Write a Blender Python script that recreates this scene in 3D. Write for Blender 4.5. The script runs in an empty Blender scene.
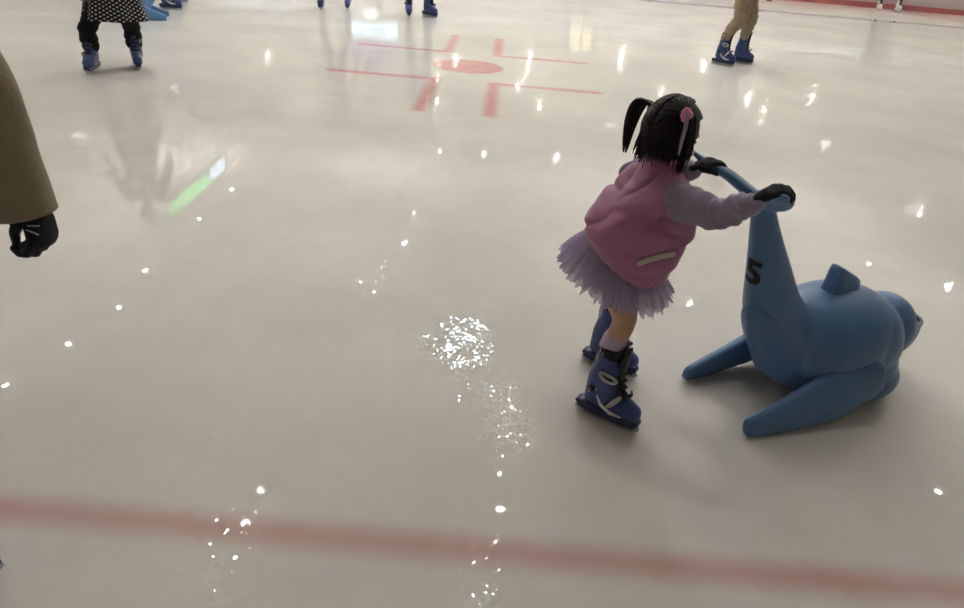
import bpy, bmesh, math, random
from math import sin, cos, pi, radians, sqrt, atan2, exp
from mathutils import Vector as V, Matrix, noise, Euler
from mathutils.bvhtree import BVHTree
random.seed(7)
SC = bpy.context.scene
COL = SC.collection

# ---------------------------------------------------------------- camera
cd = bpy.data.cameras.new('camera'); cam = bpy.data.objects.new('camera', cd); COL.objects.link(cam)
cd.sensor_width = 36.0; cd.lens = 36.0 * 700.0 / 964.0
cd.clip_start = 0.05; cd.clip_end = 200
cam.matrix_world = Matrix.Translation((0, 0, 1.45)) @ Matrix.Rotation(radians(90 - 29.14), 4, 'X') @ Matrix.Rotation(radians(4.96), 4, 'Z')
SC.camera = cam
# ---------------------------------------------------------------- world, light, exposure
w = bpy.data.worlds.new('world'); SC.world = w; w.use_nodes = True
w.node_tree.nodes['Background'].inputs[0].default_value = (1.0, 0.93, 0.84, 1)
w.node_tree.nodes['Background'].inputs[1].default_value = 0.12
SC.view_settings.view_transform = 'Standard'; SC.view_settings.look = 'None'
SC.view_settings.gamma = 1; SC.view_settings.use_curve_mapping = False
SC.view_settings.exposure = 1.40
LAMP = 380.0          # downlight strength
UP = 300.0             # strength of the added uplights
WARM = (1.0, 0.97, 0.925)

# ---------------------------------------------------------------- materials
def sock(nt, a, b): nt.links.new(a, b)
def mat(name, col, rough=.5, spec=.5, metal=0, bump=0, bscale=60, var=0, vscale=8, emit=None, estr=0, sheen=0, trans=0, sss=0):
    m = bpy.data.materials.new(name); m.use_nodes = True; nt = m.node_tree; b = nt.nodes['Principled BSDF']
    b.inputs['Base Color'].default_value = (*col, 1); b.inputs['Roughness'].default_value = rough
    b.inputs['Specular IOR Level'].default_value = spec; b.inputs['Metallic'].default_value = metal
    if sheen: b.inputs['Sheen Weight'].default_value = sheen; b.inputs['Sheen Roughness'].default_value = .5
    if sss:
        b.inputs['Subsurface Weight'].default_value = sss; b.inputs['Subsurface Radius'].default_value = (.02, .008, .005); b.inputs['Subsurface Scale'].default_value = .3
    if emit: b.inputs['Emission Color'].default_value = (*emit, 1); b.inputs['Emission Strength'].default_value = estr
    if bump or var:
        tc = nt.nodes.new('ShaderNodeTexCoord')
    if bump:
        n = nt.nodes.new('ShaderNodeTexNoise'); n.inputs['Scale'].default_value = bscale; n.inputs['Detail'].default_value = 4
        bp = nt.nodes.new('ShaderNodeBump'); bp.inputs['Strength'].default_value = bump; bp.inputs['Distance'].default_value = .01
        sock(nt, tc.outputs['Object'], n.inputs['Vector']); sock(nt, n.outputs[0], bp.inputs['Height']); sock(nt, bp.outputs[0], b.inputs['Normal'])
    if var:
        n = nt.nodes.new('ShaderNodeTexNoise'); n.inputs['Scale'].default_value = vscale; n.inputs['Detail'].default_value = 5
        mx = nt.nodes.new('ShaderNodeMix'); mx.data_type = 'RGBA'
        mx.inputs[6].default_value = (*[c * (1 - var) for c in col], 1); mx.inputs[7].default_value = (*[min(1, c * (1 + var)) for c in col], 1)
        sock(nt, tc.outputs['Object'], n.inputs['Vector']); sock(nt, n.outputs[0], mx.inputs[0]); sock(nt, mx.outputs[2], b.inputs['Base Color'])
    return m

M = dict(
    skin=mat('skin', (.55, .33, .22), .5, .4, sss=.1, var=.06, vscale=30),
    hair=mat('hair', (.010, .007, .007), .48, .22, bump=.3, bscale=300),
    eye=mat('eye', (.02, .015, .012), .1, .6), lips=mat('lips', (.45, .14, .13), .4),
    pink=mat('pink_jacket', (.43, .165, .30), .55, .35, bump=.25, bscale=180, var=.07, vscale=7, sheen=.2),
    lilac=mat('lilac_sleeve', (.30, .245, .36), .55, .35, bump=.25, bscale=180, var=.06, vscale=9, sheen=.2),
    purple=mat('purple_trim', (.22, .09, .27), .6, .3),
    strip=mat('pocket_strip', (.62, .55, .52), .5),
    black_knit=mat('black_knit', (.010, .010, .016), .85, .2, bump=.6, bscale=350, sheen=.15),
    white_knit=mat('white_knit', (.50, .50, .54), .8, .2),
    sock=mat('lilac_sock', (.52, .43, .56), .8, .2, bump=.3, bscale=300),
    blue=mat('blue_plastic', (.045, .075, .235), .38, .5, var=.12, vscale=14),
    darkblue=mat('dark_blue_plastic', (.02, .028, .10), .4, .5),
    black=mat('black_plastic', (.011, .011, .013), .5, .4, bump=.2, bscale=120),
    buckle=mat('grey_buckle', (.42, .42, .44), .4, .5), white=mat('white_plastic', (.75, .74, .72), .4),
    steel=mat('steel', (.55, .56, .58), .3, .5, metal=.9),
    tan=mat('tan_wool', (.255, .20, .135), .8, .2, bump=.35, bscale=160, var=.1, vscale=5, sheen=.15),
    khaki=mat('khaki_cotton', (.30, .235, .155), .8, .2, bump=.3, bscale=90, var=.1, vscale=8),
    denim=mat('navy_denim', (.02, .026, .05), .8, .2, bump=.3, bscale=120),
    blackcloth=mat('black_cloth', (.012, .012, .014), .8, .2, bump=.5, bscale=60, var=.2),
    greycloth=mat('grey_cloth', (.25, .25, .27), .8, .2, bump=.3, bscale=80),
    whitecloth=mat('white_cloth', (.62, .60, .58), .8, .2, bump=.3, bscale=80),
    redcloth=mat('red_cloth', (.35, .06, .06), .8, .2, bump=.3, bscale=80),
    numeral=mat('worn_black_paint', (.012, .012, .016), .6, .3, var=.6, vscale=40),
    flower=mat('pink_scrunchie', (.68, .27, .43), .7, .3, bump=.5, bscale=150),
    wall=mat('beige_plaster', (.48, .455, .41), .8, .2, bump=.15, bscale=12, var=.1, vscale=.4),
    ceil=mat('ceiling_paint', (.74, .72, .68), .9, .2, var=.05, vscale=.5),
    metalgrey=mat('lamp_housing', (.3, .3, .3), .4, .5),
    board=mat('pink_grey_board', (.50, .42, .41), .35, .5, var=.08, vscale=.7),
    kick=mat('red_kick_plate', (.42, .12, .12), .4, .5, var=.25, vscale=2.5),
    bench=mat('dark_panel', (.10, .09, .085), .6),
)
# translucent tulle
m = bpy.data.materials.new('lilac_tulle'); m.use_nodes = True; nt = m.node_tree; b = nt.nodes['Principled BSDF']
b.inputs['Base Color'].default_value = (.62, .53, .72, 1); b.inputs['Roughness'].default_value = .8; b.inputs['Specular IOR Level'].default_value = .1
tl = nt.nodes.new('ShaderNodeBsdfTranslucent'); tl.inputs[0].default_value = (.68, .58, .78, 1)
tr = nt.nodes.new('ShaderNodeBsdfTransparent'); mx = nt.nodes.new('ShaderNodeMixShader'); mx2 = nt.nodes.new('ShaderNodeMixShader')
mx.inputs[0].default_value = .45; mx2.inputs[0].default_value = .24
sock(nt, b.outputs[0], mx.inputs[1]); sock(nt, tl.outputs[0], mx.inputs[2]); sock(nt, mx.outputs[0], mx2.inputs[1]); sock(nt, tr.outputs[0], mx2.inputs[2])
sock(nt, mx2.outputs[0], nt.nodes['Material Output'].inputs[0]); M['tulle'] = m
# sealing aid: worn blue rotomoulded plastic
def seal_material(name, col):
    m = mat(name, col, .42, .45, var=.16, vscale=5)
    nt = m.node_tree; b = nt.nodes['Principled BSDF']; tc = nt.nodes.new('ShaderNodeTexCoord')
    mu = nt.nodes.new('ShaderNodeMapping'); mu.inputs['Scale'].default_value = (6, 30, 30)
    n = nt.nodes.new('ShaderNodeTexNoise'); n.inputs['Scale'].default_value = 3; n.inputs['Detail'].default_value = 8; n.inputs['Roughness'].default_value = .7
    r = nt.nodes.new('ShaderNodeMapRange'); r.inputs[3].default_value = .20; r.inputs[4].default_value = .50
    sock(nt, tc.outputs['Object'], mu.inputs[0]); sock(nt, mu.outputs[0], n.inputs['Vector']); sock(nt, n.outputs[0], r.inputs[0]); sock(nt, r.outputs[0], b.inputs['Roughness'])
    bp = nt.nodes.new('ShaderNodeBump'); bp.inputs['Strength'].default_value = .12; bp.inputs['Distance'].default_value = .004
    sock(nt, n.outputs[0], bp.inputs['Height']); sock(nt, bp.outputs[0], b.inputs['Normal'])
    return m
M['seal'] = seal_material('blue_rotomoulded_plastic', (.09, .192, .385))
M['seal2'] = seal_material('pale_blue_rotomoulded_plastic', (.13, .28, .52))
# polka dots from the cloth's own uv
m = mat('polka_dot_cloth', (.012, .012, .015), .8, .2); nt = m.node_tree; b = nt.nodes['Principled BSDF']
uv = nt.nodes.new('ShaderNodeTexCoord'); sp = nt.nodes.new('ShaderNodeSeparateXYZ'); sock(nt, uv.outputs['UV'], sp.inputs[0])
def mth(nt, op, a, b=None, c=None, clamp=False):
    n = nt.nodes.new('ShaderNodeMath'); n.operation = op; n.use_clamp = clamp
    for i, x in enumerate((a, b, c)):
        if x is None: continue
        if isinstance(x, (int, float)): n.inputs[i].default_value = x
        else: sock(nt, x, n.inputs[i])
    return n.outputs[0]
def cell(off):
    u = mth(nt, 'SUBTRACT', mth(nt, 'FRACT', mth(nt, 'ADD', mth(nt, 'MULTIPLY', sp.outputs[0], 26), off)), .5)
    v = mth(nt, 'SUBTRACT', mth(nt, 'FRACT', mth(nt, 'ADD', mth(nt, 'MULTIPLY', sp.outputs[1], 24), off)), .5)
    return mth(nt, 'LESS_THAN', mth(nt, 'ADD', mth(nt, 'MULTIPLY', u, u), mth(nt, 'MULTIPLY', v, v)), .030)
d = mth(nt, 'MAXIMUM', cell(0), cell(.5))
mx = nt.nodes.new('ShaderNodeMix'); mx.data_type = 'RGBA'; mx.inputs[6].default_value = (.012, .012, .015, 1); mx.inputs[7].default_value = (.6, .6, .6, 1)
sock(nt, d, mx.inputs[0]); sock(nt, mx.outputs[2], b.inputs['Base Color']); M['polka'] = m
def glow(name, col, s):
    m = bpy.data.materials.new(name); m.use_nodes = True; nt = m.node_tree; nt.nodes.remove(nt.nodes['Principled BSDF'])
    e = nt.nodes.new('ShaderNodeEmission'); e.inputs[0].default_value = (*col, 1); e.inputs[1].default_value = s
    sock(nt, e.outputs[0], nt.nodes['Material Output'].inputs[0]); return m
M['lamp'] = glow('lamp_glow', WARM, LAMP)
M['uplight'] = glow('added_uplight_glow', WARM, UP); M['bowl'] = glow('added_bowl_glow', WARM, .8); M['coollamp'] = glow('cool_lamp_glow', (.80, .93, 1.0), LAMP); M['ledpanel'] = glow('cool_panel_glow', (.80, .94, 1.0), 60)
M['green_neon'] = glow('green_neon', (.15, 1, .25), 3.2); M['white_neon'] = glow('white_neon', (.6, .8, 1), 3.4)
M['shop'] = glow('warm_shop_light', (1, .90, .78), .27); M['shopcool'] = glow('cool_shop_light', (.85, .92, 1), .24)
M['shopyellow'] = glow('yellow_shop_light', (1, .85, .5), .45)
M['fascia'] = glow('cyan_fascia_light', (.60, .86, 1), 1.0); M['fasciatext'] = glow('blue_letters', (.1, .4, .8), 2)
M['violet'] = glow('violet_screen', (.62, .55, 1), .16); M['ring'] = glow('white_ring_light', (1, 1, 1), 1.6)
M['spot'] = glow('wall_spot_glow', (1, .95, .85), 22)

# ice with the lines painted under it
def ice_material():
    m = bpy.data.materials.new('rink_ice'); m.use_nodes = True; nt = m.node_tree; b = nt.nodes['Principled BSDF']
    tc = nt.nodes.new('ShaderNodeTexCoord'); P = tc.outputs['Object']
    def nz(scale, detail=3, rough=.5, vec=P, dist=0):
        n = nt.nodes.new('ShaderNodeTexNoise'); n.inputs['Scale'].default_value = scale; n.inputs['Detail'].default_value = detail
        n.inputs['Roughness'].default_value = rough; n.inputs['Distortion'].default_value = dist; sock(nt, vec, n.inputs['Vector']); return n.outputs[0]
    def mapr(x, a, b2, c, d2, smooth=True):
        n = nt.nodes.new('ShaderNodeMapRange'); n.interpolation_type = 'SMOOTHSTEP' if smooth else 'LINEAR'
        for i, v in ((1, a), (2, b2), (3, c), (4, d2)): n.inputs[i].default_value = v
        sock(nt, x, n.inputs[0]); return n.outputs[0]
    # wobble the painted lines a little
    sx = nt.nodes.new('ShaderNodeSeparateXYZ'); sock(nt, P, sx.inputs[0])
    X = mth(nt, 'ADD', sx.outputs[0], mth(nt, 'MULTIPLY', mth(nt, 'SUBTRACT', nz(14), .5), .02))
    Y = mth(nt, 'ADD', sx.outputs[1], mth(nt, 'MULTIPLY', mth(nt, 'SUBTRACT', nz(11), .5), .02))
    def band(c, lo, hi, soft):
        return mth(nt, 'MULTIPLY', mapr(c, lo - soft, lo + soft, 0, 1), mapr(c, hi - soft, hi + soft, 1, 0))
    def rect(x0, x1, y0, y1, soft): return mth(nt, 'MULTIPLY', band(X, min(x0, x1), max(x0, x1), soft), band(Y, min(y0, y1), max(y0, y1), soft))
    cx, cy = -.363, 7.80; gx, gy, L, S, h = .29, .78, 1.06, 1.29, .055
    tot = None
    for a in (-1, 1):
        for c in (-1, 1):
            for r in (rect(cx + a * (gx - h), cx + a * (gx + L), cy + c * (gy - h), cy + c * (gy + h), .045),
                      rect(cx + a * (gx - h), cx + a * (gx + h), cy + c * gy, cy + c * (gy + S), .05)):
                tot = r if tot is None else mth(nt, 'MAXIMUM', tot, r)
    dx = mth(nt, 'SUBTRACT', X, cx); dy = mth(nt, 'SUBTRACT', Y, cy)
    rr = mth(nt, 'SQRT', mth(nt, 'ADD', mth(nt, 'MULTIPLY', dx, dx), mth(nt, 'MULTIPLY', dy, dy)))
    tot = mth(nt, 'MAXIMUM', tot, mth(nt, 'MULTIPLY', mapr(rr, .34, .41, 1, 0), 1.0))
    frost = mapr(nz(3.5, 6, .6), .25, .75, .75, 1)
    reds = mth(nt, 'MULTIPLY', mth(nt, 'MULTIPLY', tot, frost), .62)
    goal = mth(nt, 'MULTIPLY', mth(nt, 'MULTIPLY', band(Y, 1.245, 1.325, .05), frost), .60)
    blue = mth(nt, 'MULTIPLY', band(Y, 17.05, 17.5, .08), .72)
    # ice body colour with cloudy mottling and fine skate scratches
    base = nt.nodes.new('ShaderNodeMix'); base.data_type = 'RGBA'
    base.inputs[6].default_value = (.66, .635, .60, 1); base.inputs[7].default_value = (.76, .735, .69, 1)
    mott = mapr(nz(.9, 7, .62), .3, .7, 0, 1); sock(nt, mott, base.inputs[0])
    def mixc(fac, c1, col):
        n = nt.nodes.new('ShaderNodeMix'); n.data_type = 'RGBA'; sock(nt, fac, n.inputs[0]); sock(nt, c1, n.inputs[6]); n.inputs[7].default_value = (*col, 1); return n.outputs[2]
    def scratch(rot, sc, wd, seedoff):
        mp = nt.nodes.new('ShaderNodeMapping'); mp.inputs['Rotation'].default_value = (0, 0, radians(rot)); mp.inputs['Location'].default_value = (seedoff, seedoff * .7, 0); mp.inputs['Scale'].default_value = (.35, 1, 1)
        sock(nt, P, mp.inputs[0])
        n = nt.nodes.new('ShaderNodeTexNoise'); n.inputs['Scale'].default_value = sc; n.inputs['Detail'].default_value = 1.5; n.inputs['Distortion'].default_value = .4; sock(nt, mp.outputs[0], n.inputs['Vector'])
        a = mth(nt, 'ABSOLUTE', mth(nt, 'SUBTRACT', n.outputs[0], .5))
        return mapr(a, 0, wd, 1, 0)
    gate = mapr(nz(2.2, 3), .50, .68, 0, 1)
    scr = mth(nt, 'MULTIPLY', mth(nt, 'MAXIMUM', scratch(20, 1.6, .006, 3), mth(nt, 'MAXIMUM', scratch(-65, 1.2, .005, 11), scratch(75, 2.1, .006, 23))), gate)
    col = mixc(mth(nt, 'MULTIPLY', scr, .18), base.outputs[2], (.86, .85, .83))
    col = mixc(reds, col, (.62, .10, .115)); col = mixc(goal, col, (.50, .13, .13)); col = mixc(blue, col, (.16, .18, .33))
    sock(nt, col, b.inputs['Base Color'])
    # chipped patches: fine bumps that break lamp reflections into glints
    patch = mapr(nz(1.7, 5, .6), .47, .66, 0, 1)
    def disc(x, y, r):
        a = mth(nt, 'SUBTRACT', sx.outputs[0], x); c = mth(nt, 'SUBTRACT', sx.outputs[1], y)
        return mapr(mth(nt, 'SQRT', mth(nt, 'ADD', mth(nt, 'MULTIPLY', a, a), mth(nt, 'MULTIPLY', c, c))), r * .5, r, 1, 0)
    far = mapr(sx.outputs[1], 2.5, 6.0, .25, 1)
    patch = mth(nt, 'MAXIMUM', mth(nt, 'MULTIPLY', mth(nt, 'MULTIPLY', patch, far), mth(nt, 'SUBTRACT', 1, disc(-1.5, 3.6, 1.5))), 0)
    patch = mth(nt, 'MULTIPLY', patch, mth(nt, 'SUBTRACT', 1, disc(-1.5, 3.6, 1.6)))
    fine = nz(34, 2.5, .55); coarse = nz(6, 2, .5); mid = nz(28, 2, .5)
    hgt = mth(nt, 'ADD', mth(nt, 'MULTIPLY', mth(nt, 'MULTIPLY', fine, patch), .0005),
              mth(nt, 'ADD', mth(nt, 'MULTIPLY', coarse, .00018), mth(nt, 'MULTIPLY', mth(nt, 'MULTIPLY', mid, patch), .0004)))
    hgt = mth(nt, 'ADD', hgt, mth(nt, 'MULTIPLY', scr, -.00006))
    vo = nt.nodes.new('ShaderNodeTexVoronoi'); vo.inputs['Scale'].default_value = 150; sock(nt, P, vo.inputs['Vector'])      # flat ice chips, each tilted its own way
    amp = mth(nt, 'ADD', mth(nt, 'MULTIPLY', mth(nt, 'MULTIPLY', mth(nt, 'MAXIMUM', mth(nt, 'MAXIMUM', disc(-.08, 2.30, .24), disc(.07, 1.85, .27)), mth(nt, 'MAXIMUM', disc(-.42, 2.75, .28), mth(nt, 'MAXIMUM', disc(.03, 1.15, .16), disc(-.66, 1.2, .22)))), mapr(nz(13, 3, .6), .36, .54, 0, 1)), .085), mth(nt, 'MULTIPLY', patch, .026))
    vs = nt.nodes.new('ShaderNodeVectorMath'); vs.operation = 'SUBTRACT'; sock(nt, vo.outputs['Color'], vs.inputs[0]); vs.inputs[1].default_value = (.5, .5, .5)
    vm = nt.nodes.new('ShaderNodeVectorMath'); vm.operation = 'SCALE'; sock(nt, vs.outputs[0], vm.inputs[0]); sock(nt, amp, vm.inputs['Scale'])
    va = nt.nodes.new('ShaderNodeVectorMath'); va.operation = 'ADD'; sock(nt, vm.outputs[0], va.inputs[0]); va.inputs[1].default_value = (0, 0, 1)
    vn = nt.nodes.new('ShaderNodeVectorMath'); vn.operation = 'NORMALIZE'; sock(nt, va.outputs[0], vn.inputs[0])
    bp = nt.nodes.new('ShaderNodeBump'); bp.inputs['Strength'].default_value = 1; bp.inputs['Distance'].default_value = 1; sock(nt, vn.outputs[0], bp.inputs['Normal'])
    sock(nt, hgt, bp.inputs['Height']); sock(nt, bp.outputs[0], b.inputs['Normal'])
    b.inputs['IOR'].default_value = 1.21
    sock(nt, mapr(nz(1.3, 6, .65), .3, .7, .010, .030), b.inputs['Roughness'])
    return m
M['ice'] = ice_material()

# ---------------------------------------------------------------- mesh helpers
class MB:
    def __init__(s): s.v = []; s.f = []; s.uv = []
    def add(s, v, f, uv=None):
        o = len(s.v); s.v += [V(p) for p in v]; s.f += [tuple(i + o for i in q) for q in f]
        if uv: s.uv += uv
        return s
    def box(s, a, b, mtx=None):
        p = [V((x, y, z)) for z in (a[2], b[2]) for y in (a[1], b[1]) for x in (a[0], b[0])]
        if mtx: p = [mtx @ q for q in p]
        return s.add(p, [(0, 2, 3, 1), (4, 5, 7, 6), (0, 1, 5, 4), (1, 3, 7, 5), (3, 2, 6, 7), (2, 0, 4, 6)])
    def tube(s, pts, rad, seg=10, flat=1, upv=None, caps=True):
        pts = [V(p) for p in pts]; n = len(pts)
        if not hasattr(rad, '__len__'): rad = [rad] * n
        t0 = (pts[1] - pts[0]).normalized()
        u = V(upv) if upv else (V((0, 0, 1)) if abs(t0.z) < .9 else V((1, 0, 0)))
        u = (u - t0 * u.dot(t0)).normalized()
        rings = []
        fr = []
        for i in range(n):
            t = (pts[min(i + 1, n - 1)] - pts[max(i - 1, 0)]).normalized()
            u = (u - t * u.dot(t)).normalized(); fr.append((t, u, t.cross(u)))
        def ring(c, t, u, w, r): return [c + w * (r * cos(2 * pi * k / seg)) + u * (r * flat * sin(2 * pi * k / seg)) for k in range(seg)]
        if caps:
            t, u, w = fr[0]
            for a in (80, 50, 25): rings.append(ring(pts[0] - t * rad[0] * sin(radians(a)) * min(1, flat + .3), t, u, w, rad[0] * cos(radians(a))))
        for i in range(n): rings.append(ring(pts[i], *fr[i], rad[i]))
        if caps:
            t, u, w = fr[-1]
            for a in (25, 50, 80): rings.append(ring(pts[-1] + t * rad[-1] * sin(radians(a)) * min(1, flat + .3), t, u, w, rad[-1] * cos(radians(a))))
        return s.loft(rings, caps)
    def loft(s, rings, caps=True, uv=False):
        n = len(rings[0]); v = [p for r in rings for p in r]; f = []; uvs = []
        for i in range(len(rings) - 1):
            for k in range(n):
                k2 = (k + 1) % n; f.append((i * n + k, i * n + k2, (i + 1) * n + k2, (i + 1) * n + k))
                if uv:
                    a, c = i / (len(rings) - 1), (i + 1) / (len(rings) - 1); uvs += [(k / n, a), ((k + 1) / n, a), ((k + 1) / n, c), (k / n, c)]
        if caps:
            f.append(tuple(reversed(range(n)))); f.append(tuple(range((len(rings) - 1) * n, len(rings) * n)))
        return s.add(v, f, uvs if uv else None)
    def ell(s, c, r, rot=None, nu=20, nv=12):
        c = V(c); rings = []
        for i in range(1, nv):
            a = -pi / 2 + pi * i / nv
            rings.append([V((r[0] * cos(a) * cos(2 * pi * k / nu), r[1] * cos(a) * sin(2 * pi * k / nu), r[2] * sin(a))) for k in range(nu)])
        top = V((0, 0, r[2])); bot = V((0, 0, -r[2]))
        v = [p for q in rings for p in q] + [bot, top]; f = []
        for i in range(nv - 2):
            for k in range(nu): f.append((i * nu + k, i * nu + (k + 1) % nu, (i + 1) * nu + (k + 1) % nu, (i + 1) * nu + k))
        B, T = len(v) - 2, len(v) - 1
        for k in range(nu): f.append((B, (k + 1) % nu, k)); f.append((T, (nv - 2) * nu + k, (nv - 2) * nu + (k + 1) % nu))
        if rot is not None: v = [rot @ p for p in v]
        return s.add([p + c for p in v], f)
    def prism(s, poly, y0, y1):       # xz outline, extruded along y
        n = len(poly); v = [V((x, y0, z)) for x, z in poly] + [V((x, y1, z)) for x, z in poly]
        f = [tuple(range(n)), tuple(reversed(range(n, 2 * n)))] + [(i, i + n, (i + 1) % n + n, (i + 1) % n) for i in range(n)]
        return s.add(v, f)
    def mesh(s, name, smooth=True):
        me = bpy.data.meshes.new(name); me.from_pydata([tuple(p) for p in s.v], [], s.f)
        if s.uv:
            l = me.uv_layers.new(name='uv')
            for i, q in enumerate(s.uv): l.data[i].uv = q
        bm = bmesh.new(); bm.from_mesh(me); bmesh.ops.recalc_face_normals(bm, faces=bm.faces); bm.to_mesh(me); bm.free()
        for p in me.polygons: p.use_smooth = smooth
        return me
    def fused(s, name, voxel, smooth=3, fn=None):   # one continuous surface from overlapping closed shapes
        me = s.mesh(name); o = bpy.data.objects.new('fuse', me); COL.objects.link(o)
        r = o.modifiers.new('r', 'REMESH'); r.mode = 'VOXEL'; r.voxel_size = voxel; r.use_smooth_shade = True
        if smooth: q = o.modifiers.new('s', 'SMOOTH'); q.iterations = smooth; q.factor = .5
        dg = bpy.context.evaluated_depsgraph_get(); dg.update()
        out = bpy.data.meshes.new_from_object(o.evaluated_get(dg)); out.name = name
        bpy.data.objects.remove(o); bpy.data.meshes.remove(me)
        if fn:
            nn = [v.normal.copy() for v in out.vertices]
            for v, nrm in zip(out.vertices, nn): v.co = v.co + nrm * fn(v.co)
        for p in out.polygons: p.use_smooth = True
        return out
def bevel(me, w, seg=2):
    bm = bmesh.new(); bm.from_mesh(me); ed = [e for e in bm.edges if len(e.link_faces) == 2 and e.calc_face_angle(0) > .6]
    bmesh.ops.bevel(bm, geom=ed, offset=w, segments=seg, affect='EDGES', profile=.5); bm.to_mesh(me); bm.free()
    for p in me.polygons: p.use_smooth = True
    return me
def obj(name, me, m, parent=None, org=None, label=None):
    if org is not None: me.transform(Matrix.Translation(-V(org)))
    o = bpy.data.objects.new(name, me); COL.objects.link(o)
    if not me.materials: me.materials.append(m)
    if parent: o.parent = parent
    if label: o['label'] = label
    return o
def thing(name, label, cat, loc, group=None, rz=0):
    o = bpy.data.objects.new(name, None); COL.objects.link(o); o.location = loc; o.rotation_euler = (0, 0, rz); o.empty_display_size = .1
    o['label'] = label; o['category'] = cat
    if group: o['group'] = group
    return o
def struct(o): o['kind'] = 'structure'; return o
def copy_tree(o, parent=None):
    c = o.copy(); COL.objects.link(c)
    if parent: c.parent = parent
    for ch in list(o.children): copy_tree(ch, c)
    return c
def cr(pts, n):      # Catmull-Rom through vectors, n samples
    pts = [V(p) for p in pts]; out = []
    for i in range(n):
        t = i / (n - 1) * (len(pts) - 1); k = min(int(t), len(pts) - 2); f = t - k
        p0, p1, p2, p3 = pts[max(k - 1, 0)], pts[k], pts[k + 1], pts[min(k + 2, len(pts) - 1)]
        out.append(.5 * ((2 * p1) + (p2 - p0) * f + (2 * p0 - 5 * p1 + 4 * p2 - p3) * f * f + (3 * p1 - p0 - 3 * p2 + p3) * f ** 3))
    return out
def crs(vals, n): return [p.x for p in cr([V((v, 0, 0)) for v in vals], n)]
def fold(sc, amp, seed=0, st=(1, 1, 1)):
    return lambda p: amp * (noise.noise(V((p.x * st[0], p.y * st[1], p.z * st[2])) * sc + V((seed, seed, seed))) + .5 * noise.noise(V((p.x * st[0], p.y * st[1], p.z * st[2])) * sc * 2.3 + V((seed + 5, seed, 0))))

# ---------------------------------------------------------------- the setting
CEIL = 8.2
X0, X1, Y0, Y1 = -20.0, 22.0, -5.0, 34.0
def plane(name, pts, m):
    mb = MB(); mb.add(pts, [(0, 1, 2, 3)]); return struct(obj(name, mb.mesh(name, False), m))
plane('floor', [(X0, Y0, 0), (X1, Y0, 0), (X1, Y1, 0), (X0, Y1, 0)], M['ice'])
plane('ceiling', [(X0, Y0, CEIL), (X0, Y1, CEIL), (X1, Y1, CEIL), (X1, Y0, CEIL)], M['ceil'])
def wallbox(name, a, b): mb = MB(); mb.box(a, b); struct(obj(name, mb.mesh(name, False), M['wall']))
wallbox('wall_far', (X0 - .2, Y1, 0), (X1 + .2, Y1 + .2, CEIL)); wallbox('wall_near', (X0 - .2, Y0 - .2, 0), (X1 + .2, Y0, CEIL))
wallbox('wall_left', (X0 - .2, Y0, 0), (X0, Y1, CEIL)); wallbox('wall_right', (X1, Y0, 0), (X1 + .2, Y1, CEIL))

# far barrier: pinkish board with a red kick plate
t = thing('rink_barrier', 'pinkish grey rink barrier with red kick plate along the far side', 'barrier', (1, 20.9, 0))
mb = MB(); mb.box((-20, 20.92, .0), (21.5, 21.04, 1.08)); obj('panel', mb.mesh('panel', False), M['board'], t, (1, 20.9, 0))
mb = MB(); mb.box((-20, 20.885, .0), (21.5, 20.92, .13)); obj('kick_plate', mb.mesh('kick_plate', False), M['kick'], t, (1, 20.9, 0), 'red kick plate')
mb = MB(); mb.box((-20, 20.88, 1.08), (21.5, 21.08, 1.16)); obj('top_rail', bevel(mb.mesh('top_rail', False), .02), M['white'], t, (1, 20.9, 0), 'white top rail')

# lit shop windows on the far wall, seen only as pale streaks in the ice
S = 34 / 27
shops = [(-17.5, -13.8, .6, 3.0, 'shop'), (-12.9, -9.3, .6, 3.2, 'shopcool'), (-3.4, -.6, .5, 3.0, 'shop'), (.2, 2.4, .5, 2.7, 'shop'), (2.9, 4.0, 2.4, 3.8, 'shopyellow'),
         (4.6, 8.0, .5, 2.9, 'shopcool'), (8.8, 12.0, .5, 3.0, 'shop'), (12.8, 16.4, .5, 3.0, 'shopcool'), (17.4, 20.8, .5, 3.0, 'shop')]
for i, (a, c, z0, z1, k) in enumerate(shops):
    o = bpy.data.objects.new('window_%d' % (i + 1), None); COL.objects.link(o); o.location = ((a + c) / 2, Y1, z0); struct(o)
    mb = MB(); mb.box((a, Y1 - .03, z0), (c, Y1 - .01, z1)); obj('lit_pane', mb.mesh('lit_pane', False), M[k], o, o.location)
    mb = MB()
    for x in (a, (a + c) / 2, c): mb.box((x - .05, Y1 - .09, z0), (x + .05, Y1, z1))
    for z in (z0, z1): mb.box((a - .05, Y1 - .09, z - .05), (c + .05, Y1, z + .05))
    obj('window_frame', mb.mesh('window_frame', False), M['metalgrey'], o, o.location)
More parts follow.
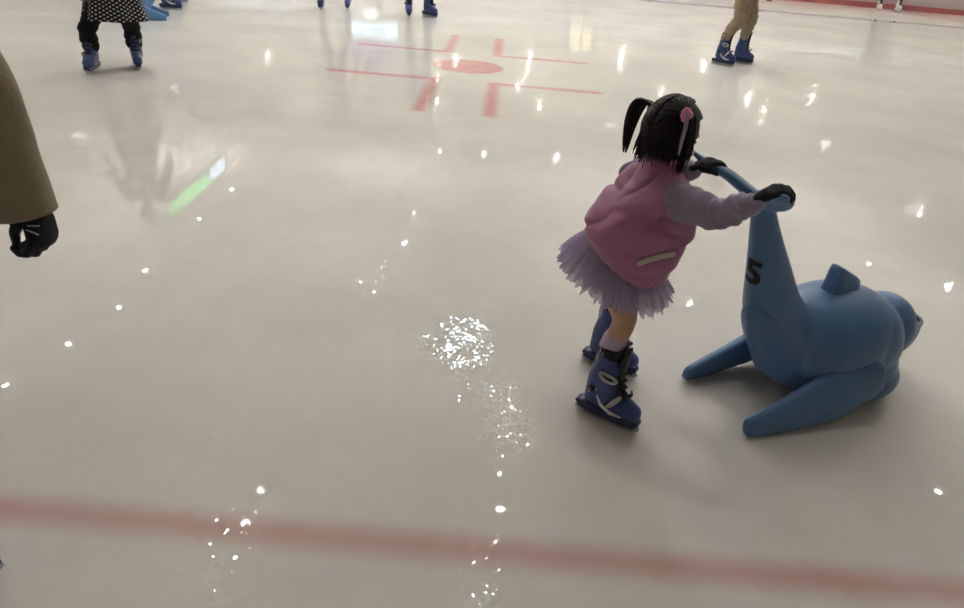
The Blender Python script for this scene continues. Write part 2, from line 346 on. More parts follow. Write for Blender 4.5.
# shopfront with a bright fascia, round light and violet screen
t = thing('shopfront_sign', 'glowing white and cyan shop fascia mirrored in the ice near the red spot', 'sign', (-6.1, Y1, 3.5))
mb = MB(); mb.box((-7.25, Y1 - .25, 3.42), (-4.95, Y1 - .05, 3.82)); obj('fascia', mb.mesh('fascia', False), M['fascia'], t, t.location)
mb = MB(); mb.box((-7.2, Y1 - .12, 3.95), (-4.98, Y1 - .05, 5.1)); obj('screen', mb.mesh('screen', False), M['violet'], t, t.location)
mb = MB(); mb.tube([(-6.22 + .26 * cos(a * pi / 12), Y1 - .15, 2.72 + .26 * sin(a * pi / 12)) for a in range(25)], .07, 8, caps=False); obj('ring_light', mb.mesh('ring_light'), M['ring'], t, t.location)
def text_mesh(s, size, depth=.004, name='letters', fat=0, tube=0):
    c = bpy.data.curves.new('txt', 'FONT'); c.body = s; c.size = size; c.extrude = depth; c.align_x = 'CENTER'; c.align_y = 'CENTER'; c.resolution_u = 3; c.offset = fat * size
    if tube: c.fill_mode = 'NONE'; c.extrude = 0; c.bevel_depth = tube; c.bevel_resolution = 2
    o = bpy.data.objects.new('txt', c); COL.objects.link(o); dg = bpy.context.evaluated_depsgraph_get(); dg.update()
    me = bpy.data.meshes.new_from_object(o.evaluated_get(dg)); me.name = name; bpy.data.objects.remove(o); bpy.data.curves.remove(c); me.materials.clear(); return me
# hanging neon sign over the left side of the rink
t = thing('hanging_sign', 'hanging sign of green and white lit letters, mirrored at left in the ice', 'sign', (-9, 20.3, 6.2))
mb = MB(); mb.box((-9.12, 17.9, 6.22), (-9.04, 22.7, 7.0)); obj('sign_board', mb.mesh('sign_board', False), M['ceil'], t, t.location)
for y in (18.4, 22.2): mb = MB(); mb.tube([(-9.08, y, 7.0), (-9.08, y, CEIL)], .015, 6); obj('hanger_rod', mb.mesh('hanger_rod'), M['metalgrey'], t, t.location)
RY = Matrix.Rotation(pi / 2, 4, 'Z') @ Matrix.Rotation(pi / 2, 4, 'X')
def letters(s, y0, y1, z, hgt, m, name):
    me = text_mesh(s, 1, .02, name, 0, .009); xs = [v.co.x for v in me.vertices]; ys = [v.co.y for v in me.vertices]
    sx = (y1 - y0) / (max(xs) - min(xs)); sz = hgt / (max(ys) - min(ys))
    me.transform(Matrix.Diagonal((sx, sz, 1, 1)) @ Matrix.Translation((-(max(xs) + min(xs)) / 2, -(max(ys) + min(ys)) / 2, 0)))
    me.transform(Matrix.Translation((-9.01, (y0 + y1) / 2, z)) @ RY); obj(name, me, m, t, t.location)
letters('VOSUHV', 18.25, 21.1, 6.58, .42, M['green_neon'], 'green_letters'); letters('BMEB', 21.2, 22.5, 6.54, .40, M['white_neon'], 'white_letters')

# ceiling downlights; rows follow glints in the ice, the nearest lamps are added for frontal light
lamps = [(-9.6, 13.5), (-9.6, 17.4), (-9.6, 21.3), (-9.5, 24.1), (-9.7, 33.2), (-10, 11.8), (-14.2, 26), (-14.2, 19), (-2.5, 31), (-2.7, 23.4), (-2.7, 20.8), (-2.9, 17.2), (-9.3, 15.3),
         (-3.8, 8.6), (-3.7, 7.2), (.65, 10.4), (.67, 9.5), (.52, 7.8), (.9, 12.6), (1.6, 31.2), (2.8, 31.6), (-.5, 31.4), (6.1, 18.3), (6.1, 24.6), (6.0, 12.5), (13.2, 22.4), (15.2, 21), (13.2, 15.5), (13.4, 29), (9.6, 11), (9.6, 31), (-6.4, 29), (17.8, 28), (-14.5, 12), (5.2, 7.2), (-7.5, 4.6), (.6, 3.8), (8.6, 5.4)]
TRACK = [(-2.65, 16 + 1.55 * i) for i in range(12)] + [(.62, 6.9), (.6, 8.7), (.66, 11.3), (.7, 12.2), (13.5, 20.6), (13.0, 24.1), (15.4, 22.4), (15.0, 19.4), (17.6, 30.5), (17.9, 32.3), (1.7, 29.8), (1.6, 32.6), (-3.7, 7.9), (-3.75, 9.4)]
COOL = [(6.1, 18.3)]
t0 = None
for i, (x, y) in enumerate(lamps + TRACK):
    if t0 is None:
        t0 = thing('ceiling_downlight', 'round recessed warm white ceiling lamp glinting in the ice', 'lamp', (x, y, CEIL), 'ceiling lamps over the rink')
        mb = MB(); mb.loft([[V((r * cos(2 * pi * k / 20), r * sin(2 * pi * k / 20), z)) for k in range(20)] for r, z in ((.10, 0), (.10, -.08), (.068, -.095), (.064, -.05), (.064, 0))], False)
        obj('housing', mb.mesh('housing'), M['metalgrey'], t0)
        mb = MB(); mb.loft([[V((r * cos(2 * pi * k / 20), r * sin(2 * pi * k / 20), z)) for k in range(20)] for r, z in ((.060, -.05), (.060, -.07), (.03, -.08), (.005, -.083))]); obj('bulb', mb.mesh('bulb'), M['lamp'], t0)
    else:
        c = copy_tree(t0); c.location = (x, y, CEIL); q = .5 if i >= len(lamps) else .85 if 7 < y < 14 and abs(x) < 5 else 1; c.scale = (q, q, 1)
        if (x, y) in COOL:
            for ch in c.children:
                if ch.name.startswith('bulb'): ch.data = ch.data.copy(); ch.data.materials.clear(); ch.data.materials.append(M['coollamp'])
            c['label'] = 'round recessed cool white ceiling lamp glinting in the ice'; c['group'] = 'cool ceiling lamps over the rink'
t = thing('ceiling_light_panel', 'square cool white ceiling light panel breaking into glints on the chipped ice', 'light panel', (-.45, 14.9, CEIL))
mb = MB(); mb.box((-.95, 14.4, CEIL - .08), (.05, 15.4, CEIL)); obj('panel_frame', mb.mesh('panel_frame', False), M['metalgrey'], t, t.location)
mb = MB(); mb.box((-.80, 14.55, CEIL - .10), (-.10, 15.25, CEIL - .05)); obj('diffuser', mb.mesh('diffuser', False), M['ledpanel'], t, t.location)
t0 = None  # unseen uplights added to bounce soft light off the ceiling; bowls glow to blend in
for y in (13.5, 20.5, 27.5):
    for x in (-12.6, -4.4, 4.4, 12.8):
        if t0 is None:
            t0 = thing('added_uplight', 'added frosted bowl uplight, out of view, softening the light off the ceiling', 'lamp', (x, y, 5.4), 'added bowl uplights over the rink')
            mb = MB(); mb.loft([[V((r * cos(2 * pi * k / 24), r * sin(2 * pi * k / 24), z)) for k in range(24)] for r, z in ((.02, -.10), (.12, -.09), (.20, -.05), (.25, .02), (.245, .02), (.19, -.04), (.02, -.085))]); obj('bowl', mb.mesh('bowl'), M['bowl'], t0)
            mb = MB(); mb.loft([[V((r * cos(2 * pi * k / 24), r * sin(2 * pi * k / 24), z)) for k in range(24)] for r, z in ((.19, -.02), (.19, 0), (.02, .005))]); obj('bulb', mb.mesh('bulb'), M['uplight'], t0)
            mb = MB(); mb.tube([(0, 0, .0), (0, 0, CEIL - 5.4)], .012, 6); obj('stem', mb.mesh('stem'), M['metalgrey'], t0)
        else: c = copy_tree(t0); c.location = (x, y, 5.4)
sp = [(-3.0, 6.6), (-3.0, 5.5), (.8, 5.6), (1.9, 6.4), (10.9, 4.4), (12.5, 5.7), (9.2, 3.9), (-11, 5.2), (5.4, 3.7), (-2.2, 4.6), (1.2, 4.4), (11.6, 5.2), (7.5, 5.2), (-7.5, 5.8), (14.5, 4.8)]
t0 = None
for x, z in sp:
    if t0 is None:
        t0 = thing('wall_spotlight', 'small bright spotlight on the far wall streaking in the ice', 'lamp', (x, Y1, z), 'spotlights on the far wall')
        mb = MB(); mb.box((-.1, -.1, -.03), (.1, 0, .03)); obj('bracket', mb.mesh('bracket', False), M['metalgrey'], t0)
        mb = MB(); mb.ell((0, -.16, 0), (.06, .06, .06)); obj('bulb', mb.mesh('bulb'), M['spot'], t0)
    else:
        c = copy_tree(t0); c.location = (x, Y1, z)

# ---------------------------------------------------------------- rental skates (toe towards +x, blade on z = 0)
def skate_parts(side):        # side -1: right boot (outer face -y)
    P = {}
    mb = MB()
    mb.tube([(-.052, 0, .078), (0, 0, .074), (.05, 0, .07), (.078, 0, .068)], [.030, .031, .034, .030], 16)
    mb.tube([(-.045, 0, .10), (.0, 0, .10), (.045, 0, .083), (.078, 0, .071)], [.031, .034, .034, .027], 16)
    mb.tube([(-.050, 0, .085), (-.045, 0, .14), (-.030, 0, .19), (-.020, 0, .250)], [.031, .034, .037, .041], 16)
    mb.tube([(-.01, 0, .10), (-.012, 0, .16), (-.006, 0, .20)], [.036, .036, .036], 16)
    me = mb.fused('skate', .0045, 4)
    bm = bmesh.new(); bm.from_mesh(me)
    for v in bm.verts: v.co.z = max(v.co.z, .044)
    # open the shell front and its throat
    bmesh.ops.bisect_plane(bm, geom=bm.verts[:] + bm.edges[:] + bm.faces[:], plane_co=(-.02, 0, .243), plane_no=(.35, 0, .94), clear_outer=True)
    bm.to_mesh(me); bm.free()
    P['skate'] = (me, 'blue')
    mb = MB(); q = []
    for z, r in ((.19, .035), (.22, .0365), (.245, .039), (.268, .042), (.272, .039), (.25, .034), (.21, .030)):
        q.append([V((-.038 + (z - .15) * .17 + r * 1.06 * cos(2 * pi * k / 22), r * .96 * sin(2 * pi * k / 22), z + .010 * cos(2 * pi * k / 22) * (z > .22) + .006 * sin(4 * pi * k / 22) * (z > .24))) for k in range(22)])
    mb.loft(q, False); P['liner'] = (mb.mesh('liner'), 'black')
    mb = MB(); mb.tube([(.050, 0, .108), (.034, 0, .130), (.024, 0, .165), (.025, 0, .215), (.029, 0, .252), (.033, 0, .270)], [.012, .018, .021, .024, .024, .018], 12, .42, (1, 0, .4)); P['tongue'] = (mb.mesh('tongue'), 'black')
    mb = MB()
    for k in range(4): z = .122 + k * .022; x = .046 - k * .005; mb.tube([(x - .01, -.02, z - .004), (x + .006, 0, z + .004), (x - .01, .02, z - .004)], .0035, 6)
    P['lace'] = (mb.mesh('lace'), 'black')
    # blade holder and steel
    mb = MB(); mb.prism([(-.098, .050), (-.104, .040), (-.092, .022), (-.070, .016), (.070, .016), (.096, .020), (.110, .036), (.106, .050), (.07, .046), (.0, .048), (-.06, .052)], -.017, .017)
    mb.tube([(-.085, 0, .045), (-.02, 0, .046), (.05, 0, .045), (.083, 0, .044)], [.026, .028, .034, .028], 14, .35)
    P['blade_holder'] = (mb.fused('blade_holder', .004, 2), 'darkblue')
    mb = MB(); mb.prism([(-.105, .022), (-.108, .010), (-.098, .003), (-.06, 0), (.06, 0), (.098, .004), (.112, .014), (.110, .026), (.09, .022), (-.09, .022)], -.0022, .0022); P['blade'] = (mb.mesh('blade', False), 'steel')
    for i, (c, ax) in enumerate((((-.004, .178), (.038, .010)), ((.028, .103), (.034, .016)))):
        mb = MB(); o = side
        pts = []
        for k in range(25):     # flat looped lever wrapped on the outer wall
            a = 2 * pi * k / 24; u = .027 * cos(a); v = .0105 * sin(a)
            ca, sa = (cos(.30), sin(.30)) if i == 0 else (cos(.95), sin(.95))
            x = c[0] + u * ca - v * sa * -1; z = c[1] + (-u * sa if i == 0 else u * sa * 1.0) + v * ca
            pts.append((x, o * (.041 if i == 0 else .037) - o * max(0, x - c[0]) * .35, z))
        mb.tube(pts, .0054, 6, caps=False); P['buckle.%d' % i] = (mb.mesh('buckle'), 'buckle')
        mb = MB(); mb.tube([(c[0] - .022, o * .037, c[1] + (.008 if i == 0 else -.018)), (c[0], o * (.0395 if i == 0 else .036), c[1]), (c[0] + .022, o * .030, c[1] + (-.008 if i == 0 else .018)), (c[0] + .040, o * .006, c[1] + (-.010 if i == 0 else .030)), (c[0] + .030, -o * .022, c[1] + (-.006 if i == 0 else .022))], [.006, .0065, .006, .006, .005], 8, .6, (0, o, 0)); P['strap.%d' % i] = (mb.mesh('strap'), 'black')
    mb = MB(); mb.tube([(-.052, side * .031, .118), (-.052, side * .0345, .118)], .012, 16, caps=True); P['size_badge'] = (mb.mesh('size_badge'), 'black')
    me = text_mesh('5', .020, .0008, 'size_numeral'); me.transform(Matrix.Translation((-.052, side * .0475, .118)) @ Matrix.Rotation(pi if side > 0 else 0, 4, 'Z') @ Matrix.Rotation(pi / 2, 4, 'X')); P['size_numeral'] = (me, 'buckle')
    mb = MB(); mb.tube([(-.030, side * .0315, .098), (-.01, side * .0335, .072), (.02, side * .0335, .058), (.055, side * .031, .056)], [.003, .006, .007, .003], 8, .45, (0, side, 0)); P['side_stripe'] = (mb.mesh('side_stripe'), 'white')
    return P
SKP = {-1: skate_parts(-1), 1: skate_parts(1)}
def skate(parent, org, pos, yaw, side, scale=1.0, pitch=0, numeral=True, shell=None, tongue=True):
    P = SKP[side]; r = None
    for k, (me, m) in P.items():
        nm = k.split('.')[0]
        if nm == 'size_numeral' and not numeral or nm == 'tongue' and not tongue: continue
        if shell and nm in ('skate', 'blade_holder'):
            me = me.copy(); me.materials.clear(); me.materials.append(M[shell])
        o = obj(nm, me, M[m], r or parent)
        if r is None:
            r = o; o.location = V(pos) - V(org); o.rotation_euler = (0, pitch, radians(yaw)); o.scale = (scale,) * 3
    return r

# ---------------------------------------------------------------- gloved / bare hands
def hand_mb(scale, curls, thumb, mirror=1, fat=1.0):   # wrist at origin, fingers +x, back of hand +z, thumb on +y*mirror
    mb = MB()
    mb.tube([(-.012, 0, 0), (.01, 0, 0), (.03, 0, 0)], [.024, .027, .030], 12, .8)
    mb.tube([(.01, 0, 0), (.045, 0, .001), (.083, 0, 0)], [.032, .041, .040], 16, .40)
    base = [(.084, .031), (.090, .0105), (.087, -.0105), (.079, -.030)]; ln = [(.040, .024, .020), (.045, .027, .022), (.041, .025, .021), (.032, .020, .018)]; rd = [.0098, .0102, .0096, .0086]
    for (x, y), l, r, c, sp in zip(base, ln, rd, curls, (.10, .03, -.05, -.14)):
        p = V((x - .022, y * .92, 0)); pts = [p]; a = 0; p = V((x, y, .001)); pts.append(p)
        for j, L in enumerate(l):
            a += c * (.8, 1.0, .75)[j]; d = V((cos(a) * cos(sp), cos(a) * sin(sp), -sin(a))); p = p + d * L; pts.append(p)
        mb.tube(pts, [r * fat, r * 1.05 * fat, r * fat, r * .95 * fat, r * .8 * fat], 10)
    p = V((.018, .022, -.004)); pts = [p]
    for d, L in zip(thumb, (.036, .030, .024)): p = p + V(d).normalized() * L; pts.append(p)
    mb.tube(pts, [.014 * fat, .0125 * fat, .0115 * fat, .009 * fat], 10)
    mb.v = [V((p.x, p.y * mirror, p.z)) * scale for p in mb.v]
    if mirror < 0: mb.f = [tuple(reversed(q)) for q in mb.f]
    return mb
def place(mb, wrist, xdir, zdir):
    x = V(xdir).normalized(); z = V(zdir); z = (z - x * z.dot(x)).normalized(); y = z.cross(x)
    R = Matrix((x, y, z)).transposed(); mb.v = [R @ p + V(wrist) for p in mb.v]; return mb

# ---------------------------------------------------------------- head: skull, face, ears (facing +x, centre at origin, unit 1 = adult)
def head_mb(s):
    mb = MB()
    mb.ell((-.008, 0, .03), (.098, .078, .092)); mb.ell((.025, 0, -.045), (.066, .058, .068)); mb.ell((.055, 0, -.085), (.026, .030, .022))
    mb.tube([(.083, 0, .008), (.099, 0, -.016), (.104, 0, -.034)], [.009, .012, .015], 8); mb.ell((.094, .011, -.037), (.009, .009, .008)); mb.ell((.094, -.011, -.037), (.009, .009, .008))
    mb.tube([(.078, -.04, .026), (.088, 0, .024), (.078, .04, .026)], .011, 8)
    for k in (-1, 1): mb.ell((-.008, k * .079, -.012), (.022, .009, .032), Matrix.Rotation(k * -.25, 3, 'Z')); mb.ell((.06, k * .036, -.03), (.026, .024, .022))
    mb.ell((.082, 0, -.062), (.014, .024, .012))
    mb.v = [p * s for p in mb.v]; return mb
def head_details(par, R, c, s, org):
    for k in (-1, 1):
        mb = MB(); mb.ell((.083 * s, k * .031 * s, .003 * s), (.009 * s, .012 * s, .0062 * s)); mb.v = [R @ p + c for p in mb.v]; obj('eye', mb.mesh('eye'), M['eye'], par, org)
    mb = MB(); mb.tube([(.089 * s, -.02 * s, -.064 * s), (.098 * s, 0, -.062 * s), (.089 * s, .02 * s, -.064 * s)], [.003 * s, .006 * s, .003 * s], 8); mb.v = [R @ p + c for p in mb.v]; obj('lips', mb.mesh('lips'), M['lips'], par, org)
def hair_cap(s, thick=1.12, long=0):
    mb = MB(); nu, nv = 36, 20; rings = []
    for i in range(nv + 1):
        a = pi / 2 - (pi * .80) * i / nv; r = []
        for k in range(nu):
            b = 2 * pi * k / nu; x, y, z = cos(a) * cos(b), cos(a) * sin(b), sin(a)
            front = max(0, x) ** 1.2
            zz = z if z > 0 else z * (1 - .0 * front)
            lift = 0
            if x > .25 and z < .45: lift = 1
            rr = thick if not lift else .90
            r.append(V((-.008 + .098 * rr * x, .078 * rr * y, .03 + .092 * rr * zz - (long * max(0, -z) if x < .25 else 0))) * s)
        rings.append(r)
    mb.loft(rings); return mb

# ---------------------------------------------------------------- generic skater (world coordinates; x = facing)
def skater(label, feet, yaw, H, top, legs, group=None, skate_scale=1.3, hip=None, lean=.06, armR=None, armL=None, dress=None, glove='black_knit', shell=None, cuff=None, crouch=0, legw=1.0, warm=None):
    s = H / 1.70; O = V(((feet[0][0] + feet[1][0]) / 2, (feet[0][1] + feet[1][1]) / 2, 0))
    t = thing('person', label, 'person', O, group)
    ca, sa = cos(radians(yaw)), sin(radians(yaw)); F = V((ca, sa, 0)); L = V((-sa, ca, 0)); U = V((0, 0, 1))
    B = O + (V((*hip, 0)) if hip else V((0, 0, 0)))
    def Wp(f, l, z): return B + F * f * s + L * l * s + U * (z * s)
    lift = .055 * skate_scale / s
    hz = .90 + lift - crouch
    pel = Wp(-.05, 0, hz); chest = Wp(lean, 0, hz + .36); neck = Wp(lean + .03, 0, hz + .56); hc = Wp(lean + .07, 0, hz + .70)
    body = MB(); trous = MB(); coat = MB()
    R3 = Matrix((F, L, U)).transposed()
    for (fx, fy, fyaw), sd in zip(feet, (1, -1)):
        fd = V((cos(radians(fyaw)), sin(radians(fyaw)), 0))
        ank = V((fx, fy, 0)) - fd * .035 * skate_scale + U * .13 * skate_scale
        hipj = pel + L * (sd * .085 * s) - U * .02 * s
        shaft = ank + U * .13 * skate_scale + fd * .014 * skate_scale
        knee = (hipj + ank) / 2 + (F * .4 + fd * .6) * (.05 + crouch * .5) * s + U * .02 * s
        body.tube(cr([hipj, (hipj + knee) / 2, knee, knee.lerp(shaft, .6), shaft, ank], 12), [r * s for r in crs([.082, .070, .050, .046, .038, .034], 12)], 12)
        body.tube([ank, V((fx, fy, 0)) + fd * .05 * skate_scale + U * .085 * skate_scale], [.034 * s, .026 * s], 10)
        bot = shaft - U * (.02 * skate_scale) if not dress else shaft + U * .0
        trous.tube(cr([hipj + U * .05 * s, (hipj + knee) / 2, knee, (knee * .5 + shaft * .5), bot], 16), [r * s * legw for r in crs([.105, .098, .080, .072, .062], 16)], 14)
        skate(t, O, (fx, fy, 0), fyaw, sd, skate_scale, numeral=False, shell=shell, tongue=not warm)
        if warm:
            mb = MB(); mb.tube(cr([knee + U * .04, (knee + shaft) / 2, shaft, shaft.lerp(ank, .75)], 16), [.092 * s * (1 + .09 * sin(k * 2.1)) for k in range(16)], 16); obj('leg_warmer', mb.mesh('leg_warmer'), M['blackcloth'], t, O)
    body.ell(pel, (.105 * s, .15 * s, .12 * s), R3); body.tube([pel, (pel + chest) / 2, chest, neck - U * .06 * s], [.125 * s, .115 * s, .125 * s, .08 * s], 14); body.ell(chest + U * .03 * s, (.10 * s, .165 * s, .14 * s), R3)
    body.tube([neck - U * .08 * s, hc], [.06 * s, .052 * s], 12)
    hm = head_mb(s * 1.02); body.add([R3 @ p + hc for p in hm.v], hm.f)
    coat.ell(chest + U * .02 * s, (.135 * s, .20 * s, .17 * s), R3); coat.tube([pel + U * .03 * s, pel + U * .12 * s, chest, neck - U * .05 * s], [.165 * s, .160 * s, .160 * s, .075 * s], 16)
    trous.ell(pel, (.125 * s, .165 * s, .13 * s), R3)
    for sd, arm in ((1, armL), (-1, armR)):
        sh = Wp(lean, sd * .185, hz + .48)
        el, wr = (Wp(*arm[0]), Wp(*arm[1])) if arm else (Wp(lean + .02, sd * .29, hz + .22), Wp(lean + .14, sd * .33, hz + .02))
        body.tube([sh, (sh + el) / 2, el, (el + wr) / 2, wr], [.052 * s, .044 * s, .037 * s, .036 * s, .027 * s], 12)
        coat.tube(cr([chest + U * .08 * s + L * sd * .1 * s, sh, el, wr + (el - wr).normalized() * .02], 14), [r * s for r in crs([.075, .075, .062, .055], 14)], 14)
        h = place(hand_mb(s * 1.0, (.5, .5, .55, .6), ((.6, .6, -.3), (.8, .2, -.4), (.9, -.1, -.4)), -sd), wr, wr - el, L * sd)
        obj('glove', h.fused('glove', .005, 2), M[glove], t, O)
    obj('body', body.fused('body', .011, 3), M['skin'], t, O)
    head_details(t, R3, hc, s * 1.02, O)
    hp = hair_cap(s * 1.02, 1.13, .06); hp.v = [R3 @ p + hc for p in hp.v]; obj('hair', hp.mesh('hair'), M['hair'], t, O)
    obj('trousers', trous.fused('trousers', .010, 2, fold(16, .012 * s, 3, (1, 1, 1.8))), M[legs], t, O)
    if dress:
        mb = MB(); rings = []; z0 = dress[1]
        for i in range(33):
            u = i / 32; z = z0 + (neck.z - .04 - z0) * u; c = pel.lerp(neck, max(0, (z - pel.z) / (neck.z - pel.z))) if z > pel.z else pel.copy(); c.z = z
            wv = max(0, (pel.z + .15 * s - z)) / .6
            a = (.15 + .15 * wv) * s if u < .9 else .15 * s * (1 - (u - .9) * 5); bb = (.19 + .19 * wv) * s if u < .9 else .19 * s * (1 - (u - .9) * 5)
            rings.append([c + (F * a * cos(2 * pi * k / 64) + L * bb * sin(2 * pi * k / 64)) * (1 + .09 * min(1, wv) * sin(7 * 2 * pi * k / 64 + .6)) for k in range(64)])
        inner = [[c0 + (p - c0) * .96 for p in rings[0]] for c0 in [sum(rings[0], V()) / 64]][0]
        mb.loft([inner] + rings, False, True); obj('dress', mb.mesh('dress'), M[dress[0]], t, O)
        sl = MB()
        coat2 = MB()
        for sd, arm in ((1, armL), (-1, armR)):
            sh = Wp(lean, sd * .185, hz + .48); el, wr = (Wp(*arm[0]), Wp(*arm[1])) if arm else (Wp(lean + .02, sd * .29, hz + .22), Wp(lean + .14, sd * .33, hz + .02))
            mb = MB(); mb.tube(cr([sh - L * sd * .05 * s, sh, el, wr], 12), [r * s for r in crs([.07, .07, .056, .05], 12)], 12); obj('sleeve', mb.mesh('sleeve'), M[top], t, O)
    else:
        obj('jacket', coat.fused('jacket', .010, 2, fold(11, .014 * s, 9)), M[top], t, O)
    return t

# ---------------------------------------------------------------- seal-shaped skating aids
def seal_aid(label, loc, yaw, plastic, group):
    t = thing('skating_aid', label, 'skating aid', loc, group, radians(yaw)); t.empty_display_size = .1
    mb = MB()
    mb.ell((.42, 0, .215), (.285, .200, .205), None, 32, 20); mb.ell((.52, 0, .20), (.20, .195, .185), None, 32, 20)
    mb.ell((.70, 0, .215), (.125, .122, .132), None, 28, 18); mb.ell((.55, 0, .135), (.165, .198, .135), None, 28, 18)
    mb.tube(cr([(.71, 0, .205), (.79, 0, .200), (.86, 0, .196), (.898, 0, .196)], 8), crs([.122, .096, .058, .034], 8), 18)
    # tail: rises from the rump, narrowing to the fluke root
    st = [((.265, 0, .19), .118), ((.185, 0, .29), .112), ((.110, 0, .39), .095), ((.045, 0, .53), .070), ((-.01, 0, .65), .049), ((-.05, 0, .745), .036), ((-.058, 0, .775), .030)]
    mb.tube(cr([p for p, r in st], 20), crs([r for p, r in st], 20), 24, .95, (0, 1, 0))
    for k in (-1, 1):
        mb.tube(cr([(-.045, -k * .012, .755), (-.075, k * .05, .782), (-.120, k * .11, .820), (-.178, k * .168, .850), (-.208, k * (.180 if k > 0 else .207), .872)], 12), crs([.040, .050, .046, .029, .013], 12), 16, .38, (.35, 0, 1))
    mb.ell((.50, 0, .03), (.17, .13, .03), None, 24, 10)
    for k in (-1, 1): mb.ell((.575, k * .105, .085), (.125, .098, .090), None, 24, 14)
    me = mb.fused('body', .008, 5)
    for v in me.vertices: v.co.z = max(v.co.z, .003)
    body = obj('body', me, plastic, t)
    bvh = BVHTree.FromPolygons([v.co.copy() for v in me.vertices], [tuple(p.vertices) for p in me.polygons])
    # raised arch-shaped panel on the rump
    mb = MB(); n = 16; v = []; f = []
    def hit(y, z):
        r = bvh.ray_cast(V((-.6, y, z)), V((1, 0, 0))); return r[0] if r[0] else None
    rows = []
    for i in range(15):
        z = .11 + .31 * i / 14; half = .098 * (1 - (i / 14) ** 2.2) ** .5 + .004; row = []
        for k in range(n + 1):
            y = half * (2 * k / n - 1); h = hit(y - .022, z); e = min(1, (1 - abs(2 * k / n - 1)) * 4) * min(1, (14 - i) / 2)
            row.append(h + V((-.013 * e - .0005, 0, 0)) if h else V((.12, y, z)))
        rows.append(row)
    for r in rows: v += r
    for i in range(14):
        for k in range(n): f.append((i * (n + 1) + k, i * (n + 1) + k + 1, (i + 1) * (n + 1) + k + 1, (i + 1) * (n + 1) + k))
    mb.add(v, f); obj('tail_panel', mb.mesh('tail_panel'), plastic, t)
    # flippers: long paddles running back along the ice
    for k in (-1, 1):
        mb = MB(); rings = []
        stn = [(-.030, .032, .014, .008), (-.024, .036, .028, .018), (.02, .044, .040, .022), (.12, .064, .060, .025), (.22, .090, .080, .027), (.31, .112, .091, .029), (.39, .138, .088, .031), (.45, .156, .076, .032), (.492, .160, .052, .028), (.505, .158, .026, .014)]
        cz = cr([V((x, z, 0)) for x, z, hh, th in stn], 30); ht = crs([q[2] for q in stn], 30); th = crs([q[3] for q in stn], 30)
        for c, hh, tt in zip(cz, ht, th):
            r = []
            for j in range(20):
                a = 2 * pi * j / 20; ez = hh * (abs(sin(a)) ** .75) * (1 if sin(a) > 0 else -1); ey = tt * (abs(cos(a)) ** .6) * (1 if cos(a) > 0 else -1)
                z = max(.002, c.y + ez); y = k * ((.172 + .105 * c.x) if k < 0 else (.158 + .07 * c.x)) + ey - k * (z - .03) * .20
                r.append(V((c.x, y, z)))
            rings.append(r)
        mb.loft(rings); obj('flipper', mb.mesh('flipper'), plastic, t)
    # dorsal fin: a short raked block with a dished back
    mb = MB(); rings = []
    for z, x0, x1, hw in ((.36, .325, .52, .044), (.41, .342, .498, .036), (.44, .345, .490, .033), (.490, .350, .482, .031), (.508, .354, .478, .028), (.514, .366, .466, .018)):
        r = []
        for j in range(28):
            a = 2 * pi * j / 28; cx = (abs(cos(a)) ** .45) * (1 if cos(a) > 0 else -1); sy = (abs(sin(a)) ** .55) * (1 if sin(a) > 0 else -1)
            x = (x0 + x1) / 2 + (x1 - x0) / 2 * cx; r.append(V((x, hw * sy, z - .22 * (x - .35) * (z > .40) * 2.4)))
        rings.append(r)
    mb.loft(rings); obj('dorsal_fin', mb.mesh('dorsal_fin'), plastic, t)
    # painted eyes: a dark arc on each side of the face
    for k in (-1, 1):
        pts = []
        for j in range(11):
            a = pi * j / 10; x = .812 + .030 * cos(a); z = .268 + .024 * sin(a); pts.append(bvh.find_nearest(V((x, k * .085, z)))[0])
        mb = MB(); mb.tube(pts, .0032, 6); obj('eye', mb.mesh('eye'), M['numeral'], t)
    # the number painted on the tail
    me = text_mesh('5', .115, .0, 'numeral', .034); bm = bmesh.new(); bm.from_mesh(me); bmesh.ops.triangulate(bm, faces=bm.faces[:])
    bmesh.ops.subdivide_edges(bm, edges=bm.edges[:], cuts=3, use_grid_fill=True); bm.to_mesh(me); bm.free()
    n0 = V((-1, -.15, .1)).normalized(); up = V((.40, 0, .92)); up = (up - n0 * up.dot(n0)).normalized(); rt = up.cross(n0)
    c0 = V((-.05, -.012, .53))
    for v in me.vertices:
        p = c0 + rt * (v.co.x * 1.15 + v.co.y * .0) + up * v.co.y
        h, nn, _, _ = bvh.ray_cast(p + n0 * .3, -n0); v.co = (h + n0 * .0015) if h else p
    obj('numeral', me, M['numeral'], t, label='faded black number five')
    return t

SEAL = (.857, 2.02, 0); SYAW = math.degrees(atan2(.426, .905))
seal_aid('blue seal-shaped skating aid numbered 5 that the girl in the pink jacket pushes', SEAL, SYAW, M['seal'], 'seal skating aids')
seal_aid('pale blue seal-shaped skating aid behind the child in the polka dot dress', (-4.22, 9.15, 0), 199, M['seal2'], 'seal skating aids')
AX, AY = V((.905, .426, 0)), V((-.426, .905, 0))
def sl(x, y, z): return V(SEAL) + AX * x + AY * y + V((0, 0, z))

